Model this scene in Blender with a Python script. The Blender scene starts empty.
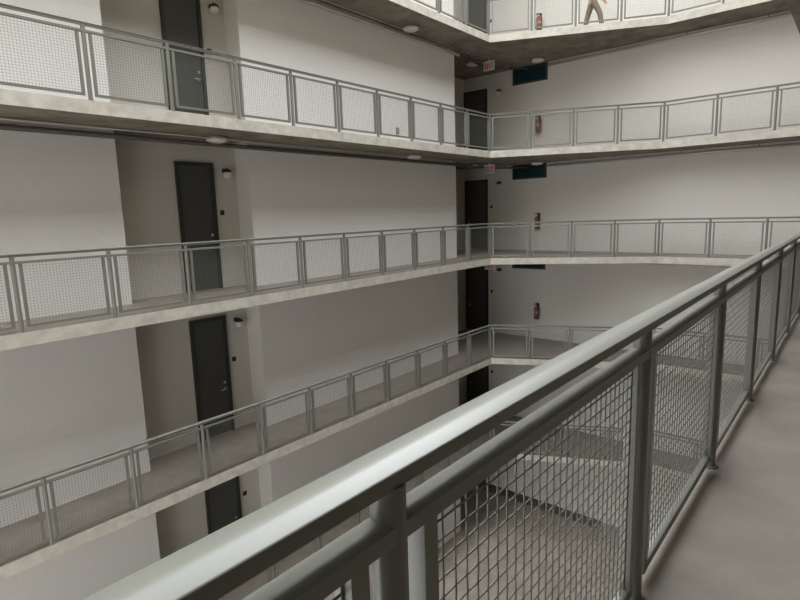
import bpy, math, random
from mathutils import Vector, Matrix
random.seed(4)
S = bpy.context.scene
COL = S.collection

# ------------------------------------------------------------------ camera
cam_d = bpy.data.cameras.new('camera'); cam = bpy.data.objects.new('camera', cam_d); COL.objects.link(cam)
F_PX = 545.43
cam_d.sensor_fit = 'HORIZONTAL'; cam_d.sensor_width = 36.0; cam_d.lens = F_PX / 800 * 36.0
cam_d.clip_start = 0.02; cam_d.clip_end = 200
yaw, pitch, roll = 0.70211, -0.157965, -0.030961
fw = Vector((-math.sin(yaw) * math.cos(pitch), math.cos(yaw) * math.cos(pitch), math.sin(pitch)))
rt0 = Vector((math.cos(yaw), math.sin(yaw), 0)); up0 = rt0.cross(fw)
rt = rt0 * math.cos(roll) + up0 * math.sin(roll); up = up0 * math.cos(roll) - rt0 * math.sin(roll)
m = Matrix((rt, up, -fw)).transposed().to_4x4(); m.translation = Vector((8.65769, -14.58406, 1.44903))
cam.matrix_world = m
S.camera = cam

# ------------------------------------------------------------------ daylight and exposure
w = bpy.data.worlds.new('overcast_sky'); S.world = w; w.use_nodes = True
nt = w.node_tree; nt.nodes.clear()
out = nt.nodes.new('ShaderNodeOutputWorld'); bg = nt.nodes.new('ShaderNodeBackground')
tc = nt.nodes.new('ShaderNodeTexCoord'); sp = nt.nodes.new('ShaderNodeSeparateXYZ'); rmp = nt.nodes.new('ShaderNodeValToRGB')
nt.links.new(tc.outputs['Generated'], sp.inputs[0]); nt.links.new(sp.outputs['Z'], rmp.inputs[0])
rmp.color_ramp.elements[0].position = 0.0; rmp.color_ramp.elements[0].color = (0.42, 0.43, 0.44, 1)
rmp.color_ramp.elements[1].position = 0.6; rmp.color_ramp.elements[1].color = (0.97, 1.0, 1.035, 1)
# glow added to the unseen sky to give the handrail its highlight
gd = Vector((-0.08, 0.76, 0.64)).normalized()
vm = nt.nodes.new('ShaderNodeVectorMath'); vm.operation = 'DOT_PRODUCT'; vm.inputs[1].default_value = gd
nt.links.new(tc.outputs['Generated'], vm.inputs[0])
mr = nt.nodes.new('ShaderNodeMapRange'); mr.interpolation_type = 'SMOOTHSTEP'
mr.inputs[1].default_value = 0.86; mr.inputs[2].default_value = 0.99; mr.inputs[3].default_value = 1.0; mr.inputs[4].default_value = 2.2
nt.links.new(vm.outputs['Value'], mr.inputs[0])
vs_ = nt.nodes.new('ShaderNodeVectorMath'); vs_.operation = 'SCALE'
nt.links.new(rmp.outputs[0], vs_.inputs[0]); nt.links.new(mr.outputs[0], vs_.inputs['Scale'])
nt.links.new(vs_.outputs[0], bg.inputs['Color']); bg.inputs['Strength'].default_value = 4.6
nt.links.new(bg.outputs[0], out.inputs[0])
S.view_settings.view_transform = 'Standard'; S.view_settings.look = 'None'
S.view_settings.gamma = 1.0; S.view_settings.use_curve_mapping = False
S.view_settings.exposure = 0.46

# ------------------------------------------------------------------ materials
def mat(name, col, rough=0.7, metal=0.0, spec=0.5, noise=None, bump=None, brick=None, emit=None):
    """noise = (scale, amount, second colour); brick = plane axes for painted block coursing"""
    M = bpy.data.materials.new(name); M.use_nodes = True
    n = M.node_tree.nodes; L = M.node_tree.links; b = n['Principled BSDF']
    b.inputs['Base Color'].default_value = (*col, 1); b.inputs['Roughness'].default_value = rough
    b.inputs['Metallic'].default_value = metal; b.inputs['Specular IOR Level'].default_value = spec
    t = n.new('ShaderNodeTexCoord')
    if noise:
        sc, amt, c2 = noise
        nz = n.new('ShaderNodeTexNoise'); nz.inputs['Scale'].default_value = sc; nz.inputs['Detail'].default_value = 6
        nz.inputs['Roughness'].default_value = 0.6
        L.new(t.outputs['Object'], nz.inputs['Vector'])
        cr = n.new('ShaderNodeMapRange'); cr.inputs[1].default_value = 0.35; cr.inputs[2].default_value = 0.68
        cr.inputs[3].default_value = 0; cr.inputs[4].default_value = amt
        L.new(nz.outputs['Fac'], cr.inputs[0])
        mx = n.new('ShaderNodeMix'); mx.data_type = 'RGBA'
        mx.inputs[6].default_value = (*col, 1); mx.inputs[7].default_value = (*c2, 1)
        L.new(cr.outputs[0], mx.inputs[0]); L.new(mx.outputs[2], b.inputs['Base Color'])
        if bump:
            bp = n.new('ShaderNodeBump'); bp.inputs['Strength'].default_value = bump; bp.inputs['Distance'].default_value = 0.01
            L.new(nz.outputs['Fac'], bp.inputs['Height']); L.new(bp.outputs[0], b.inputs['Normal'])
    if brick:
        s2 = n.new('ShaderNodeSeparateXYZ'); c3 = n.new('ShaderNodeCombineXYZ')
        L.new(t.outputs['Object'], s2.inputs[0])
        L.new(s2.outputs[brick], c3.inputs[0]); L.new(s2.outputs['Z'], c3.inputs[1])
        br = n.new('ShaderNodeTexBrick'); br.inputs['Scale'].default_value = 1.0
        br.inputs['Brick Width'].default_value = 0.406; br.inputs['Row Height'].default_value = 0.203
        br.inputs['Mortar Size'].default_value = 0.006; br.inputs['Mortar Smooth'].default_value = 0.6
        L.new(c3.outputs[0], br.inputs['Vector'])
        bp = n.new('ShaderNodeBump'); bp.inputs['Strength'].default_value = 0.55; bp.inputs['Distance'].default_value = 0.004
        bp.invert = True
        L.new(br.outputs['Fac'], bp.inputs['Height']); L.new(bp.outputs[0], b.inputs['Normal'])
    if emit:
        b.inputs['Emission Color'].default_value = (*emit[:3], 1); b.inputs['Emission Strength'].default_value = emit[3]
    return M
WHITE = mat('white_block_paint', (0.80, 0.78, 0.735), 0.75, brick='Y', noise=(0.8, 0.25, (0.76, 0.735, 0.69)))
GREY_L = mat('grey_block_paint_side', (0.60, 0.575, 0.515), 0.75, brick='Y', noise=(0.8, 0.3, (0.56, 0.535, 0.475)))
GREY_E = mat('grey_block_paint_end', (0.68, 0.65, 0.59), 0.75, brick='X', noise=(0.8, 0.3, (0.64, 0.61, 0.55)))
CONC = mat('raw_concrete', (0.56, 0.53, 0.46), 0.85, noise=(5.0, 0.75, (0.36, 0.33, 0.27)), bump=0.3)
SOFFIT = mat('shaded_concrete', (0.27, 0.24, 0.19), 0.9, noise=(2.2, 0.9, (0.13, 0.112, 0.085)), bump=0.3)  # the fascia concrete with the underside's shade put into its colour
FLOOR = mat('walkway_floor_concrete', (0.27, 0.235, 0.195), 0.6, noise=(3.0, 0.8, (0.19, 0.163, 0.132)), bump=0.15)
GROUND = mat('ground_concrete', (0.38, 0.33, 0.27), 0.75, noise=(1.6, 0.85, (0.27, 0.23, 0.18)), bump=0.2)
RAIL = mat('sage_grey_rail_paint', (0.175, 0.178, 0.148), 0.36, 0.0, 0.6, noise=(22.0, 0.3, (0.158, 0.16, 0.132)))
WIRE = mat('grey_wire', (0.145, 0.143, 0.122), 0.4, 0.1)
DOOR = mat('charcoal_door_paint', (0.065, 0.064, 0.060), 0.38, noise=(3.0, 0.4, (0.055, 0.054, 0.051)))
FRAME = mat('dark_frame_paint', (0.028, 0.032, 0.028), 0.45)
STEEL = mat('brushed_steel', (0.6, 0.59, 0.56), 0.3, 0.9)
BLACK = mat('black_plastic', (0.012, 0.012, 0.012), 0.5)
PANE = mat('dark_teal_glass', (0.010, 0.035, 0.045), 0.08, 0, 0.6)
OPAL = mat('opal_diffuser', (0.72, 0.69, 0.60), 0.35)
PIPEM = mat('galvanised_pipe', (0.55, 0.54, 0.50), 0.4, 0.3)
PIPED = mat('dark_painted_pipe', (0.10, 0.09, 0.08), 0.5, 0.2)
RED = mat('extinguisher_red', (0.20, 0.06, 0.04), 0.45)
LABEL = mat('faded_label', (0.30, 0.19, 0.14), 0.6)
SIGNW = mat('sign_white', (0.62, 0.60, 0.56), 0.5)
SIGNR = mat('sign_red_letters', (0.62, 0.03, 0.05), 0.5)
BOXG = mat('grey_metal_box', (0.33, 0.31, 0.28), 0.5, 0.3)
STRIP = mat('dark_strip_surface', (0.10, 0.088, 0.07), 0.9, noise=(30, 0.8, (0.17, 0.15, 0.12)), bump=0.5)
SKIN = mat('skin', (0.48, 0.28, 0.19), 0.55)
HAIR = mat('dark_hair', (0.03, 0.02, 0.015), 0.6)
SHIRT = mat('purple_shirt', (0.12, 0.075, 0.22), 0.8, noise=(14, 0.5, (0.09, 0.05, 0.17)))
TROUS = mat('khaki_trousers', (0.22, 0.165, 0.115), 0.85, noise=(14, 0.5, (0.17, 0.13, 0.09)))
SHOE = mat('brown_shoes', (0.16, 0.09, 0.06), 0.5)

# ------------------------------------------------------------------ mesh helpers
class MB:
    def __init__(s): s.v = []; s.f = []; s.sm = []; s.mi = []
    def add(s, vs, fs, smooth=False, mi=0):
        o = len(s.v); s.v += [tuple(v) for v in vs]
        for f in fs: s.f.append(tuple(i + o for i in f)); s.sm.append(smooth); s.mi.append(mi)
        return s
    def box(s, x0, x1, y0, y1, z0, z1, mi=0, T=None):
        vs = [Vector((x, y, z)) for x in (x0, x1) for y in (y0, y1) for z in (z0, z1)]
        if T: vs = [T @ v for v in vs]
        return s.add(vs, [(0, 1, 3, 2), (4, 6, 7, 5), (0, 4, 5, 1), (2, 3, 7, 6), (0, 2, 6, 4), (1, 5, 7, 3)], mi=mi)
    def tube(s, pts, r, n=10, cap=True, mi=0, smooth=True):
        pts = [Vector(p) for p in pts]; vs = []; fs = []
        rr = r if isinstance(r, (list, tuple)) else [r] * len(pts)
        for i, p in enumerate(pts):
            a = pts[max(i - 1, 0)]; b = pts[min(i + 1, len(pts) - 1)]; d = (b - a).normalized()
            ref = Vector((0, 0, 1)) if abs(d.z) < 0.9 else Vector((1, 0, 0))
            u = d.cross(ref).normalized(); v = d.cross(u).normalized()
            for k in range(n):
                t = 2 * math.pi * (k + 0.5) / n; vs.append(p + u * (math.cos(t) * rr[i]) + v * (math.sin(t) * rr[i]))
        for i in range(len(pts) - 1):
            for k in range(n):
                k2 = (k + 1) % n; fs.append((i * n + k, i * n + k2, (i + 1) * n + k2, (i + 1) * n + k))
        s.add(vs, fs, smooth, mi)
        if cap:
            o = len(s.v) - len(vs)
            s.f.append(tuple(o + k for k in range(n))[::-1]); s.sm.append(False); s.mi.append(mi)
            s.f.append(tuple(o + (len(pts) - 1) * n + k for k in range(n))); s.sm.append(False); s.mi.append(mi)
        return s
    def lathe(s, prof, c=(0, 0, 0), n=24, axis='Z', mi=0, smooth=True):
        c = Vector(c); vs = []; fs = []
        for (r, h) in prof:
            for k in range(n):
                t = 2 * math.pi * k / n; a, b = r * math.cos(t), r * math.sin(t)
                vs.append(c + (Vector((a, b, h)) if axis == 'Z' else Vector((h, a, b)) if axis == 'X' else Vector((b, h, a))))
        for i in range(len(prof) - 1):
            for k in range(n):
                k2 = (k + 1) % n; fs.append((i * n + k, i * n + k2, (i + 1) * n + k2, (i + 1) * n + k))
        fs.append(tuple(range(n))[::-1]); fs.append(tuple((len(prof) - 1) * n + k for k in range(n)))
        return s.add(vs, fs, smooth, mi)
    def prism(s, poly, z0, z1, mi=(0, 0, 0)):
        n = len(poly)
        s.add([(x, y, z0) for x, y in poly] + [(x, y, z1) for x, y in poly], [tuple(range(n))[::-1]], mi=mi[0])
        o = len(s.v) - 2 * n
        s.f.append(tuple(o + n + i for i in range(n))); s.sm.append(False); s.mi.append(mi[1])
        for i in range(n):
            j = (i + 1) % n; s.f.append((o + i, o + j, o + n + j, o + n + i)); s.sm.append(False); s.mi.append(mi[2])
        return s
    def sweep(s, path, prof, mi=0, smooth=False):
        """profile (side offset, height) swept along a level polyline with mitred corners"""
        P = [Vector(p) for p in path]; n = len(prof); vs = []; fs = []
        for i, p in enumerate(P):
            d1 = (P[i] - P[i - 1]).normalized() if i else (P[1] - P[0]).normalized()
            d2 = (P[i + 1] - P[i]).normalized() if i < len(P) - 1 else d1
            n1 = Vector((d1.y, -d1.x, 0)); n2 = Vector((d2.y, -d2.x, 0)); b = (n1 + n2).normalized(); k = 1 / max(b.dot(n1), 0.3)
            for (a, h) in prof: vs.append(p + b * (a * k) + Vector((0, 0, h)))
        for i in range(len(P) - 1):
            for j in range(n):
                j2 = (j + 1) % n; fs.append((i * n + j, (i + 1) * n + j, (i + 1) * n + j2, i * n + j2))
        s.add(vs, fs, smooth, mi); o = len(s.v) - len(vs)
        s.f.append(tuple(o + k for k in range(n))); s.sm.append(False); s.mi.append(mi)
        s.f.append(tuple(o + (len(P) - 1) * n + k for k in range(n))[::-1]); s.sm.append(False); s.mi.append(mi)
        return s
    def mesh(s, name, mats):
        me = bpy.data.meshes.new(name); me.from_pydata(s.v, [], s.f)
        for M in (mats if isinstance(mats, (list, tuple)) else [mats]): me.materials.append(M)
        me.polygons.foreach_set('use_smooth', s.sm); me.polygons.foreach_set('material_index', s.mi); me.update()
        import bmesh
        b = bmesh.new(); b.from_mesh(me); bmesh.ops.recalc_face_normals(b, faces=b.faces); b.to_mesh(me); b.free()
        return me
    def build(s, name, mats, parent=None, loc=None, rot=None):
        return link(name, s.mesh(name, mats), parent, loc, rot)
def link(name, me, parent=None, loc=None, rot=None):
    o = bpy.data.objects.new(name, me); COL.objects.link(o)
    if parent: o.parent = parent
    if loc: o.location = loc
    if rot: o.rotation_euler = rot
    return o
def tag(o, label, cat, group=None):
    o['label'] = label; o['category'] = cat
    if group: o['group'] = group
    return o
def thing(name, label, cat, loc=(0, 0, 0), rz=0, group=None):
    o = bpy.data.objects.new(name, None); COL.objects.link(o); o.empty_display_size = 0.1
    o.location = loc; o.rotation_euler = (0, 0, rz); return tag(o, label, cat, group)
def struct(o): o['kind'] = 'structure'; return o

# ------------------------------------------------------------------ layout
FL = [6.42, 3.186, 0.0, -3.148, -6.291]           # tops of the five walkways, topmost first
GROUND_Z = -9.43
TK = 0.193
TOPZ = 12.4
XP, XA, XC = -1.126, -1.603, -3.003               # white bays / door alcoves / far corner
YE = 3.237                                        # end wall
XR = 8.108                                        # line of the railing at the camera's side
XW = 9.75                                         # wall behind the camera
YB = -20.6
YA, YP = -7.72, -0.15
YA2 = -10.35                                      # the alcove ends, next white bay
E = 0.457; S2 = 1.1876
P = [(math.cos(E) * S2 * i, math.sin(E) * S2 * i) for i in range(5)]
YN = P[4][1]
LEVEL = ['topmost', 'second highest', 'third highest', 'fourth highest', 'lowest']

# floors (walkway slabs)
oe = 0.036
def offset_path(): # outer edge facing the atrium
    dx, dy = math.cos(E), math.sin(E)
    c = [(oe, YB)]
    # corner at P0: left edge x=oe meets angled edge moved by oe towards the atrium
    nx, ny = dy, -dx
    t = (oe - nx * oe) / dx; y0 = ny * oe + t * dy
    c.append((oe, y0))
    for i in (0.06, 0.12): c.append((oe + i * dx * 1.0, y0 + i * dy + (0.0)))
    yn = YN - oe; t = (yn - ny * oe) / dy; c.append((nx * oe + t * dx, yn))
    c.append((XR - oe, yn)); c.append((XR - oe, YB))
    return c
EDGE = offset_path()
EDGE = [EDGE[0], (EDGE[1][0], EDGE[1][1] - 0.05), (EDGE[1][0] + 0.012, EDGE[1][1] - 0.006), EDGE[2]] + EDGE[4:]
BACK = [(XW, YB), (XW, YE), (XC, YE), (XC, YP), (XP, YP), (XP, YA), (XA, YA), (XA, YA2), (XP, YA2), (XP, YB)]
for k, z in enumerate(FL):
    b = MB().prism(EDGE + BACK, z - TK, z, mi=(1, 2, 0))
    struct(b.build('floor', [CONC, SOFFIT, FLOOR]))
struct(MB().prism(EDGE + BACK, TOPZ - TK, TOPZ, mi=(1, 2, 0)).build('shading_slab', [CONC, SOFFIT, CONC]))  # unseen slab added overhead to dim the topmost walkway
g = MB().box(XC, XW, YB, YE, GROUND_Z - 0.2, GROUND_Z); struct(g.build('ground', [GROUND]))
# walls
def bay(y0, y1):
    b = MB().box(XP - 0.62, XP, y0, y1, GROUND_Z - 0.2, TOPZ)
    for i in (2, 3): b.mi[i] = 1                    # the returns into the alcoves take the grey end-wall material
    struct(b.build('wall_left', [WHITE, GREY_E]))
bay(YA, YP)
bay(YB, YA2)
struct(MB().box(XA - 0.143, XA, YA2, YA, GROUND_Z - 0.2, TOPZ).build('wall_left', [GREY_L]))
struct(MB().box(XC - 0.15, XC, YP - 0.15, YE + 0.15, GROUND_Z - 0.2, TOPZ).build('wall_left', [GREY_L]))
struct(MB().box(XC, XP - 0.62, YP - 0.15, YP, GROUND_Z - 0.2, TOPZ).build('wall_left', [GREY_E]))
struct(MB().box(XC, XW, YE, YE + 0.15, GROUND_Z - 0.2, TOPZ).build('wall_end', [GREY_E]))
struct(MB().box(XW, XW + 0.15, YB, YE + 0.15, GROUND_Z - 0.2, TOPZ).build('wall_right', [SOFFIT]))
struct(MB().box(XP - 0.62, XW + 0.15, YB - 0.15, YB, -0.4, TOPZ).build('wall_back_baffle', [GREY_E]))  # unseen baffle, left open at the foot so light reaches the lower floors

# ------------------------------------------------------------------ doors (width along local x, facing local -y)
def door(n, x, y, z, rz, hinge=1, wd=0.92, ht=2.54, light=False):
    T = Matrix.Translation((x, y, z)) @ Matrix.Rotation(rz, 4, 'Z')
    root = MB().box(-wd / 2 + 0.045, wd / 2 - 0.045, -0.02, -0.003, 0.012, ht - 0.05)
    d = root.build('door_%d' % n, [DOOR]); struct(d); d.matrix_world = T
    fr = MB()
    fr.box(-wd / 2 - 0.02, -wd / 2 + 0.045, -0.05, -0.001, 0.004, ht + 0.03)
    fr.box(wd / 2 - 0.045, wd / 2 + 0.02, -0.05, -0.001, 0.004, ht + 0.03)
    fr.box(-wd / 2 + 0.045, wd / 2 - 0.045, -0.05, -0.001, ht - 0.05, ht + 0.03)
    fr.build('door_frame', [FRAME], d)
    hx = hinge * (wd / 2 - 0.12)
    h = MB().lathe([(0.03, 0), (0.03, -0.012), (0.012, -0.014), (0.012, -0.05)], (hx, -0.021, 0.98), 14, 'Y')
    h.tube([(hx, -0.07, 0.98), (hx - hinge * 0.12, -0.072, 0.98)], 0.012, 8)
    h.build('door_handle', [STEEL], d)
    k = MB().lathe([(0.027, 0), (0.027, -0.014), (0.018, -0.02)], (hx, -0.021, 1.12), 14, 'Y'); k.build('deadbolt', [STEEL], d)
    MB().box(-wd / 2 + 0.05, wd / 2 - 0.05, -0.045, -0.003, 0.002, 0.011).build('threshold', [STEEL], d)
    return d
dn = 0
for z in FL + [GROUND_Z]:
    dn += 1; door(dn, XA, -8.675, z, math.pi / 2, hinge=1, wd=0.78)
    dn += 1; door(dn, -2.50, YE, z, 0, hinge=-1, wd=0.94)

# ------------------------------------------------------------------ windows high on the end wall
wn = 0
for z in FL[1:]:
    wn += 1
    f = MB(); z0, z1 = z + 2.49, z + 3.03; x0, x1 = -0.975, 0.295
    if z == FL[0]: z1 = z + 3.03
    z1 = min(z1, FL[FL.index(z) - 1] - TK - 0.004)
    t = 0.06
    f.box(x0, x0 + t, -0.05, -0.001, z0, z1).box(x1 - t, x1, -0.05, -0.001, z0, z1)
    f.box(x0 + t, x1 - t, -0.05, -0.001, z0, z0 + t).box(x0 + t, x1 - t, -0.05, -0.001, z1 - t, z1)
    o = f.build('window_%d' % wn, [FRAME], loc=(0, YE, 0)); struct(o)
    MB().box(x0 + t, x1 - t, -0.025, -0.005, z0 + t, z1 - t).build('window_pane', [PANE], o)

# ------------------------------------------------------------------ railings
PITCH = 0.0405
def wire_mesh(Lb, woven):
    """one bay of crimped wire, local x along the bay from post centre, z above the floor"""
    b = MB(); x0, x1 = 0.107, Lb - 0.107; z0, z1 = 0.095, 0.932
    nx = int(round((x1 - x0) / PITCH)); nz = int(round((z1 - z0) / PITCH)); r = 0.0023 if woven else 0.0018
    px = (x1 - x0) / nx; pz = (z1 - z0) / nz
    a = 0.0005
    for i in range(0, nx + 1):
        x = x0 + i * px + (0.003 if i == 0 else -0.003 if i == nx else 0)
        if woven: pts = [(x, a * (1 if (i + j) % 2 else -1), z0 + j * pz) for j in range(nz + 1)]
        else: pts = [(x, 0.0, z0), (x, 0.0, z1)]
        b.tube(pts, r, 7 if woven else 4, cap=False)
    for j in range(0, nz + 1):
        z = z0 + j * pz
        if woven: pts = [(x0 + i * px, -a * (1 if (i + j) % 2 else -1), z) for i in range(nx + 1)]
        else: pts = [(x0, 0.003, z), (x1, 0.003, z)]
        b.tube(pts, r, 7 if woven else 4, cap=False)
    return b.mesh('wire_mesh', [WIRE])
def frame_mesh(Lb):
    b = MB()
    b.box(0.069, 0.107, -0.019, 0.019, 0.062, 0.931); b.box(Lb - 0.107, Lb - 0.069, -0.019, 0.019, 0.062, 0.931)
    b.box(0.069, Lb - 0.069, -0.017, 0.017, 0.062, 0.098)
    return b.mesh('panel_frame', [RAIL])
cache = {}
def railing(name, label, group, pts, z, woven=False, flip=False):
    """pts: post positions in order; the infill panels sit between neighbours"""
    root = thing(name, label, 'railing', (pts[0][0], pts[0][1], z), 0, group)
    o = Vector((pts[0][0], pts[0][1], 0))
    path = [Vector((p[0], p[1], 0)) - o for p in pts]
    # flat top with its atrium edge rolled and its walkway edge sloping down
    cap = [(-0.025, 1.024), (-0.025, 1.054), (-0.0345, 1.056), (-0.035, 1.063), (-0.033, 1.0675), (-0.028, 1.0695), (-0.018, 1.0705), (-0.004, 1.0705),
           (0.004, 1.0700), (0.009, 1.0688), (0.022, 1.0645), (0.0335, 1.0595), (0.035, 1.058), (0.0345, 1.055), (0.025, 1.054), (0.025, 1.024)]
    if flip: cap = [(-a, h) for a, h in cap][::-1]
    # straight stretches only need their ends
    key = [path[0]]
    for i in range(1, len(path) - 1):
        if (path[i] - path[i - 1]).normalized().dot((path[i + 1] - path[i]).normalized()) < 0.9999: key.append(path[i])
    key.append(path[-1])
    hr = MB().sweep(key, cap, smooth=True).build('handrail', [RAIL], root); hr.data.set_sharp_from_angle(angle=0.2)
    low = [(-0.027, 0.932)]
    for i in range(13):
        x = -0.027 + 0.054 * i / 12; low.append((x, 0.9615 + 0.007 * (1 - (x / 0.027) ** 2)))
    low.append((0.027, 0.932))
    lr = MB().sweep(key, low, smooth=True).build('lower_rail', [RAIL], root); lr.data.set_sharp_from_angle(angle=0.6)
    pk = 'post'
    if pk not in cache:
        b = MB().lathe([(0.030, 0.0), (0.030, 1.0255)], (0, 0, 0), 20); b.lathe([(0.045, 0.0), (0.045, 0.006), (0.043, 0.008)], (0, 0, 0), 20)
        cache[pk] = b.mesh('post', [RAIL]); cache[pk].set_sharp_from_angle(angle=0.6)
    for i, p in enumerate(path):
        d = (path[min(i + 1, len(path) - 1)] - path[max(i - 1, 0)]).normalized()
        link('post', cache[pk], root, tuple(p), (0, 0, math.atan2(d.y, d.x)))
    for i in range(len(path) - 1):
        d = path[i + 1] - path[i]; Lb = round(d.length, 3)
        wv = woven and i in (3, 4, 5)
        if ('f', Lb) not in cache: cache[('f', Lb)] = frame_mesh(Lb)
        if ('w', Lb, wv) not in cache: cache[('w', Lb, wv)] = wire_mesh(Lb, wv)
        f = link('panel_frame', cache[('f', Lb)], root, tuple(path[i]), (0, 0, math.atan2(d.y, d.x)))
        link('wire_mesh', cache[('w', Lb, wv)], f)
    return root
S1 = 1.2345
left_pts = [(0, -S1 * i) for i in range(16, 0, -1)]
end_pts = [P[i] for i in range(5)]
x4 = P[4][0]; nb = 3
end_pts += [(x4 + (XR - x4) * i / nb, YN) for i in range(1, nb + 1)]
for k, z in enumerate(FL):
    railing('guardrail', 'grey metal railing with wire mesh infill around the %s walkway across the atrium' % LEVEL[k],
            'walkway railings across the atrium', left_pts + (end_pts if k == 2 else end_pts[:-1] + [(XR, YN)]), z)
nn = 12; sy = (YN + 13.98) / nn
near_pts = [(XR, -13.98 + sy * i) for i in range(-4, nn)]
near_pts_l = near_pts + [(XR, YN - 0.10)]
railing('guardrail', 'large sage grey railing right in front of the viewer with coarse wire mesh', None,
        near_pts_l, 0.0, woven=True)

# ------------------------------------------------------------------ the near bays get crimped wire
# ------------------------------------------------------------------ wall lanterns
def wall_lantern(x, y, z, rz, label, group):
    t = thing('wall_lantern', label, 'wall light', (x, y, z), rz, group)
    b = MB().lathe([(0.055, -0.001), (0.055, -0.02), (0.03, -0.03)], (0, 0, 0.06), 16, 'Y')
    b.tube([(0, -0.02, 0.06), (0, -0.11, 0.085)], 0.014, 8); b.build('wall_bracket', [BLACK], t)
    MB().lathe([(0.085, 0.035), (0.092, 0.04), (0.075, 0.075), (0.03, 0.10), (0.008, 0.115)], (0, -0.115, 0), 20).build('hood', [BLACK], t)
    prof = [(0.085 * math.sin(a), -0.085 * math.cos(a) - 0.01) for a in [math.pi * i / 12 for i in range(1, 9)]]
    MB().lathe([(0.004, -0.097)] + prof, (0, -0.115, 0), 20).build('glass_globe', [OPAL], t)
    return t
def place_sign(x, y, z, rz, label, group):
    t = thing('door_sign', label, 'sign', (x, y, z), rz, group)
    MB().box(-0.045, 0.045, -0.014, -0.001, -0.05, 0.05).build('plaque', [BLACK], t)
    MB().box(-0.035, 0.035, -0.017, -0.0135, -0.04, 0.04).build('raised_panel', [BLACK], t)
    return t
for k, z in enumerate(FL + [GROUND_Z]):
    lv = (LEVEL + ['ground'])[k]; fl = lv + (' walkway' if k < 5 else ' floor')
    if k > 0:
        wall_lantern(XA, -8.00, z + 2.36, math.pi / 2, 'black hooded lantern with white globe beside the left door on the %s' % fl, 'wall lanterns')
    if k > 0:
        wall_lantern(-1.50, YE, z + 2.35, 0, 'black hooded lantern with white globe right of the end wall door, %s' % fl, 'wall lanterns')
    if k > 0: place_sign(XA, -8.12, z + 1.57, math.pi / 2, 'small square black plaque beside the left door on the %s' % fl, 'door plaques')
    place_sign(-1.86, YE, z + 1.575, 0, 'small square black plaque right of the end wall door on the %s' % fl, 'door plaques')

# ------------------------------------------------------------------ fire extinguishers on the end wall
def extinguisher(x, y, z, label):
    t = thing('fire_extinguisher', label, 'fire extinguisher', (x, y, z), 0, 'fire extinguishers on the end wall')
    MB().box(-0.05, 0.05, -0.02, -0.001, -0.22, 0.30).build('wall_bracket', [BLACK], t)
    r = 0.085
    MB().lathe([(0.06, -0.27), (r, -0.255), (r, 0.12), (0.07, 0.165), (0.035, 0.19), (0.03, 0.20)], (0, -0.11, 0), 20).build('cylinder_body', [RED], t)
    MB().lathe([(r + 0.0015, -0.12), (r + 0.0015, 0.02)], (0, -0.11, 0), 20).build('paper_label', [LABEL], t)
    v = MB().lathe([(0.024, 0.20), (0.024, 0.245)], (0, -0.11, 0), 14)
    v.build('valve', [STEEL], t)
    h = MB().box(-0.10, 0.015, -0.122, -0.098, 0.245, 0.258); h.box(-0.10, 0.015, -0.122, -0.098, 0.275, 0.288); h.box(-0.01, 0.015, -0.12, -0.10, 0.258, 0.275)
    h.build('handle', [BLACK], t)
    MB().tube([(0.02, -0.11, 0.23), (0.075, -0.12, 0.22), (0.105, -0.125, 0.12), (0.10, -0.125, -0.08), (0.095, -0.125, -0.14)], [0.011, 0.011, 0.011, 0.011, 0.018], 8).build('hose', [BLACK], t)
for k, z in enumerate(FL[:4]):
    extinguisher(0.02, YE, z + (1.07, 1.07, 1.01, 0.98)[k], 'fire extinguisher hung on the end wall above the %s walkway' % LEVEL[k])

# ------------------------------------------------------------------ junction boxes on the white wall
for (y, z, l) in ((-2.925, 3.186 + 0.45, 'second highest'), (-3.744, 0.41, 'third highest')):
    b = thing('outlet_box', 'small grey outlet box low on the white wall of the %s walkway' % l, 'electrical box', (XP, y, z))
    MB().box(0.001, 0.035, -0.05, 0.05, -0.085, 0.085).build('box_body', [BOXG], b)
    MB().box(0.035, 0.042, -0.042, 0.042, -0.075, 0.075).build('cover', [BOXG], b)

# ------------------------------------------------------------------ round ceiling lights
def ceiling_light(x, y, z, label):
    t = thing('ceiling_light', label, 'ceiling light', (x, y, z), 0, 'round ceiling lights')
    MB().lathe([(0.20, -0.001), (0.225, -0.01), (0.225, -0.045), (0.205, -0.05)], (0, 0, 0), 32).build('rim', [BOXG], t)
    MB().lathe([(0.203, -0.045), (0.19, -0.075), (0.14, -0.10), (0.07, -0.112), (0.01, -0.115)], (0, 0, 0), 32).build('diffuser', [OPAL], t)
for k in range(4):
    z = FL[k] - TK; lv = LEVEL[k + 1]
    for (x, y, l) in ((-0.74, -2.70, 'outside the white wall'), (-1.475, 1.453, 'in the far corner'), (0.24, 2.62, 'by the high window'), (-0.94, -8.52, 'outside the left door')):
        ceiling_light(x, y, z, 'round pale ceiling light %s above the %s walkway' % (l, lv))

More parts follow.
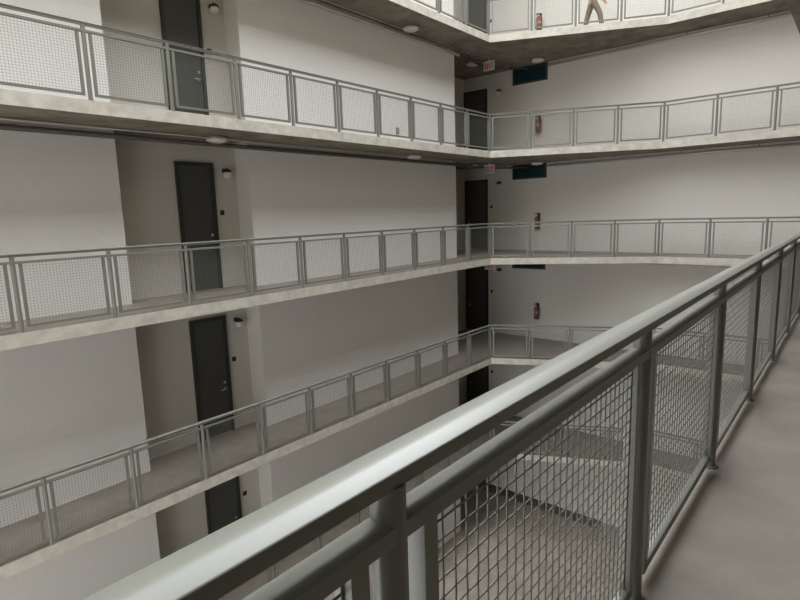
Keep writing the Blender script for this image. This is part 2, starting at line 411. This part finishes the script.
# ------------------------------------------------------------------ exit signs
for k in range(4):
    z = FL[k] - TK
    t = thing('exit_sign', 'white exit sign with red letters under the ceiling of the %s walkway' % LEVEL[k + 1], 'sign', (-0.90, 1.5, z), 0, 'exit signs')
    MB().box(-0.19, 0.19, -0.03, 0.03, -0.35, -0.06).build('sign_body', [SIGNW], t)
    MB().lathe([(0.05, -0.001), (0.05, -0.015), (0.015, -0.02), (0.015, -0.062)], (0, 0, 0), 14).build('ceiling_mount', [SIGNW], t)
    LT = {'E': [(0, 1, 0, .22), (0, 1, .78, 1), (0, .85, .39, .61), (0, .36, 0, 1)], 'T': [(0, 1, .76, 1), (.3, .7, 0, 1)], 'I': [(.28, .72, 0, 1)]}
    for s_ in (-1, 1):
        b = MB(); cw = 0.075
        for i, ch in enumerate('EXIT'):
            xo = -0.155 + i * 0.081
            def pt(a, c): return (s_ * -1 * (xo + a * cw), s_ * 0.0303, -0.295 + c * 0.18)
            if ch in LT:
                for (a0, a1, c0, c1) in LT[ch]:
                    q = [pt(a0, c0), pt(a1, c0), pt(a1, c1), pt(a0, c1)]
                    b.add(q + [(p[0], p[1] + s_ * 0.004, p[2]) for p in q], [(0, 1, 2, 3), (4, 5, 6, 7), (0, 1, 5, 4), (1, 2, 6, 5), (2, 3, 7, 6), (3, 0, 4, 7)])
            else:
                for q in ([pt(0, 0), pt(.36, 0), pt(1, 1), pt(.64, 1)], [pt(.64, 0), pt(1, 0), pt(.36, 1), pt(0, 1)]):
                    b.add(q + [(p[0], p[1] + s_ * 0.004, p[2]) for p in q], [(0, 1, 2, 3), (4, 5, 6, 7), (0, 1, 5, 4), (1, 2, 6, 5), (2, 3, 7, 6), (3, 0, 4, 7)])
        if s_ == -1:
            for i in range(len(b.v)): b.v[i] = (b.v[i][0], b.v[i][1], b.v[i][2])
        b.build('letters', [SIGNR], t)

# ------------------------------------------------------------------ pipes under the slabs
for k in range(4):
    z = FL[k] - TK; lv = LEVEL[k + 1]; M = PIPEM if k == 0 else PIPED
    t = thing('sprinkler_pipe', 'long pipe along the top of the left wall above the %s walkway' % lv, 'pipe', (-1.06, 0, z), 0, 'pipes under the walkways')
    MB().tube([(0, YB + 0.02, -0.125), (0, -0.05, -0.125), (0, 0.02, -0.125)], 0.042, 10).build('pipe', [M], t)
    MB().tube([(0.12, YB + 0.02, -0.03), (0.12, -3.1, -0.03), (0.12, 0.4, -0.03)], 0.013, 8).build('conduit', [PIPEM], t)
    for y in [-0.35 - 1.95 * i for i in range(10)]:
        b = MB().tube([(0, y, -0.085), (0, y, -0.001)], 0.008, 6); b.lathe([(0.037, -0.012), (0.037, 0.012)], (0, y, -0.125), 12, 'Y'); b.lathe([(0.035, -0.004), (0.035, -0.001)], (0, y, 0), 10)
        b.build('pipe_hanger', [PIPED if k else BOXG], t)
    # branch into the far corner, with drops
    c = thing('sprinkler_branch', 'jointed pipe crossing the far corner ceiling above the %s walkway' % lv, 'pipe', (-1.06, 0.1, z), 0, 'corner pipes under the walkways')
    MB().tube([(0, -0.06, -0.125), (0, 0.5, -0.125), (-0.12, 0.9, -0.13), (-0.12, 1.9, -0.13), (0.35, 2.55, -0.13), (0.75, 3.0, -0.13)], 0.028, 10).build('pipe', [PIPED], c)
    for q in ((0, 0.25), (0, 0.5), (-0.12, 1.2), (-0.12, 1.85), (0.33, 2.52)):
        b = MB().tube([(q[0], q[1], -0.125), (q[0], q[1], -0.001)], 0.010, 6); b.lathe([(0.042, -0.165), (0.045, -0.15), (0.045, -0.10), (0.035, -0.09)], (q[0], q[1], 0), 12)
        b.build('sprinkler_head', [PIPED], c)
    e = thing('sprinkler_pipe', 'long pipe along the top of the end wall above the %s walkway' % lv, 'pipe', (0, YE - 0.077, z), 0, 'pipes under the walkways')
    MB().tube([(0.36, 0, -0.115), (XW - 0.02, 0, -0.115)], 0.042, 10).build('pipe', [PIPEM], e)
    for x in [0.7 + 1.9 * i for i in range(5)]:
        b = MB().tube([(x, 0, -0.085), (x, 0, -0.001)], 0.008, 6); b.lathe([(0.037, -0.012), (0.037, 0.012)], (x, 0, -0.115), 12, 'X')
        b.build('pipe_hanger', [PIPED], e)

# ------------------------------------------------------------------ dark strip on the ground along the end wall
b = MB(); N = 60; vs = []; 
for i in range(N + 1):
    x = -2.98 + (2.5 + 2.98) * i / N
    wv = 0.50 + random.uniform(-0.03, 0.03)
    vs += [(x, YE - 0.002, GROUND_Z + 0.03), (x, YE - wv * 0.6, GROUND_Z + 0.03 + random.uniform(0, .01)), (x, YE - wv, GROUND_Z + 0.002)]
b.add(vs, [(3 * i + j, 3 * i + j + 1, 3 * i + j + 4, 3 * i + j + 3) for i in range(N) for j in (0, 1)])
g = b.build('dark_strip', [STRIP]); tag(g, 'dark strip on the ground along the foot of the end wall', 'dark_strip'); g['kind'] = 'stuff'

# ------------------------------------------------------------------ the person walking on the topmost walkway
def skinned(name, verts, edges, radii, M, parent, levels=2):
    me = bpy.data.meshes.new(name); me.from_pydata(verts, edges, []); me.materials.append(M)
    o = bpy.data.objects.new(name, me); COL.objects.link(o); o.parent = parent
    sk = o.modifiers.new('skin', 'SKIN'); sk.use_smooth_shade = True
    if not me.skin_vertices: 
        import bmesh
        bmx = bmesh.new(); bmx.from_mesh(me); bmx.verts.layers.skin.verify(); bmx.to_mesh(me); bmx.free()
    for i, r in enumerate(radii):
        me.skin_vertices[0].data[i].radius = r if isinstance(r, tuple) else (r, r)
        me.skin_vertices[0].data[i].use_root = (i == 0)
    ss = o.modifiers.new('sub', 'SUBSURF'); ss.levels = levels; ss.render_levels = levels
    return o
def person():
    # local: walks towards +x, z up, feet on 0
    t = thing('person', 'person in a purple shirt and khaki trousers walking along the topmost walkway', 'person', (2.24, 1.96, FL[0]), 0.42)
    hip = 0.90
    V = [(0, 0, 0.93), (0, 0, 1.10), (0.01, 0, 1.28), (0.01, 0, 1.42), (0.015, 0, 1.50), (0.03, 0, 1.57),
         (0, 0.09, 0.88), (-0.12, 0.09, 0.49), (-0.20, 0.09, 0.09), (-0.10, 0.09, 0.035),
         (0, -0.09, 0.88), (0.20, -0.09, 0.50), (0.28, -0.09, 0.10), (0.39, -0.09, 0.045),
         (0.0, 0.18, 1.40), (0.10, 0.215, 1.13), (0.27, 0.20, 0.94), (0.33, 0.195, 0.90),
         (0.0, -0.18, 1.40), (-0.08, -0.215, 1.13), (-0.10, -0.20, 0.88), (-0.09, -0.195, 0.81)]
    Ed = [(0, 1), (1, 2), (2, 3), (3, 4), (4, 5), (0, 6), (6, 7), (7, 8), (8, 9), (0, 10), (10, 11), (11, 12), (12, 13), (3, 14), (14, 15), (15, 16), (16, 17), (3, 18), (18, 19), (19, 20), (20, 21)]
    R = [(.12, .15), (.105, .14), (.11, .155), (.09, .13), .05, .05, .08, .055, .038, .03, .08, .055, .038, .03, .048, .038, .026, .030, .048, .038, .026, .030]
    # head and fingers grow from the same chain
    h0 = len(V); V += [(0.045, 0, 1.63), (0.04, 0, 1.70)]; Ed += [(5, h0), (h0, h0 + 1)]; R += [(.088, .075), (.085, .072)]
    V += [(0.135, 0, 1.625)]; Ed += [(h0, h0 + 2)]; R += [.014]
    for (wrist, s_, base) in ((17, 1, Vector((0.33, 0.195, 0.90))), (21, -1, Vector((-0.09, -0.195, 0.81)))):
        dn_ = Vector((0.55, 0, -0.83)) if s_ == 1 else Vector((0.12, 0, -0.99))
        fwv = Vector((0.83, 0, 0.55)) if s_ == 1 else Vector((0.99, 0, 0.12))
        for j, ln in enumerate((0.066, 0.078, 0.074, 0.058)):
            a = base + fwv * (0.028 - 0.019 * j) + dn_ * 0.045; c_ = a + dn_ * ln * 0.55; d_ = c_ + (dn_ + Vector((0, -s_ * 0.5, 0))).normalized() * ln * 0.45
            i0 = len(V); V += [tuple(a), tuple(c_), tuple(d_)]; Ed += [(wrist, i0), (i0, i0 + 1), (i0 + 1, i0 + 2)]; R += [.009, .0085, .007]
        a = base + fwv * 0.04 + dn_ * 0.005; c_ = a + (fwv * 0.5 + dn_).normalized() * 0.04
        i0 = len(V); V += [tuple(a), tuple(c_)]; Ed += [(wrist, i0), (i0, i0 + 1)]; R += [.011, .008]
    skinned('body', V, Ed, R, SKIN, t)
    # trousers, shirt, shoes, hair
    tv = [(0, 0, 0.95), (0, 0, 1.0), (0, 0.09, 0.86), (-0.06, 0.09, 0.68), (-0.12, 0.09, 0.49), (-0.165, 0.09, 0.28), (-0.20, 0.09, 0.10),
          (0, -0.09, 0.86), (0.10, -0.09, 0.69), (0.20, -0.09, 0.50), (0.24, -0.09, 0.29), (0.275, -0.09, 0.11)]
    te = [(0, 1), (0, 2), (2, 3), (3, 4), (4, 5), (5, 6), (0, 7), (7, 8), (8, 9), (9, 10), (10, 11)]
    skinned('trousers', tv, te, [(.145, .17), (.135, .165), (.10, .10), (.09, .09), (.078, .078), (.07, .07), (.065, .065), (.10, .10), (.09, .09), (.078, .078), (.07, .07), (.065, .065)], TROUS, t)
    sv = [(0, 0, 0.99), (0, 0, 1.12), (0.01, 0, 1.28), (0.01, 0, 1.41), (0.015, 0, 1.47), (0.0, 0.18, 1.41), (0.05, 0.205, 1.27), (0.0, -0.18, 1.41), (-0.04, -0.205, 1.27)]
    skinned('shirt', sv, [(0, 1), (1, 2), (2, 3), (3, 4), (3, 5), (5, 6), (3, 7), (7, 8)], [(.15, .18), (.128, .165), (.13, .178), (.11, .15), .062, .068, .06, .068, .06], SHIRT, t)
    for (x, z, y, a) in ((-0.20, 0.055, 0.09, 0.0), (0.28, 0.055, -0.09, 0.0)):
        b = MB(); 
        secs = [(-0.07, 0.035, 0.075), (-0.04, 0.042, 0.095), (0.02, 0.043, 0.09), (0.09, 0.048, 0.06), (0.16, 0.046, 0.045), (0.20, 0.03, 0.03)]
        vs = []
        for (sx, hw, hh) in secs:
            vs += [(x + sx, y - hw, 0.003), (x + sx, y + hw, 0.003), (x + sx, y + hw * 0.8, hh), (x + sx, y - hw * 0.8, hh)]
        fs = [(0, 1, 2, 3), tuple(4 * 5 + i for i in (3, 2, 1, 0))]
        for i in range(5):
            for j in range(4): fs.append((4 * i + j, 4 * i + (j + 1) % 4, 4 * i + 4 + (j + 1) % 4, 4 * i + 4 + j))
        b.add(vs, fs); so = b.build('shoe', [SHOE], t)
        so.modifiers.new('bev', 'BEVEL').width = 0.008
    hv = [(0.0, 0, 1.64), (-0.005, 0, 1.70), (0.035, 0, 1.745)]
    skinned('hair', hv, [(0, 1), (1, 2)], [(.072, .080), (.082, .084), (.070, .074)], HAIR, t)
    e = MB()
    for s_ in (-1, 1): e.lathe([(0.003, 0.012), (0.011, 0.004), (0.003, -0.004)], (0.118, s_ * 0.030, 1.665), 10, 'X')
    e.build('eyes', [BLACK], t)
    me_ = MB().box(0.117, 0.124, -0.022, 0.022, 1.585, 1.594); me_.build('mouth', [SIGNR], t)
person()
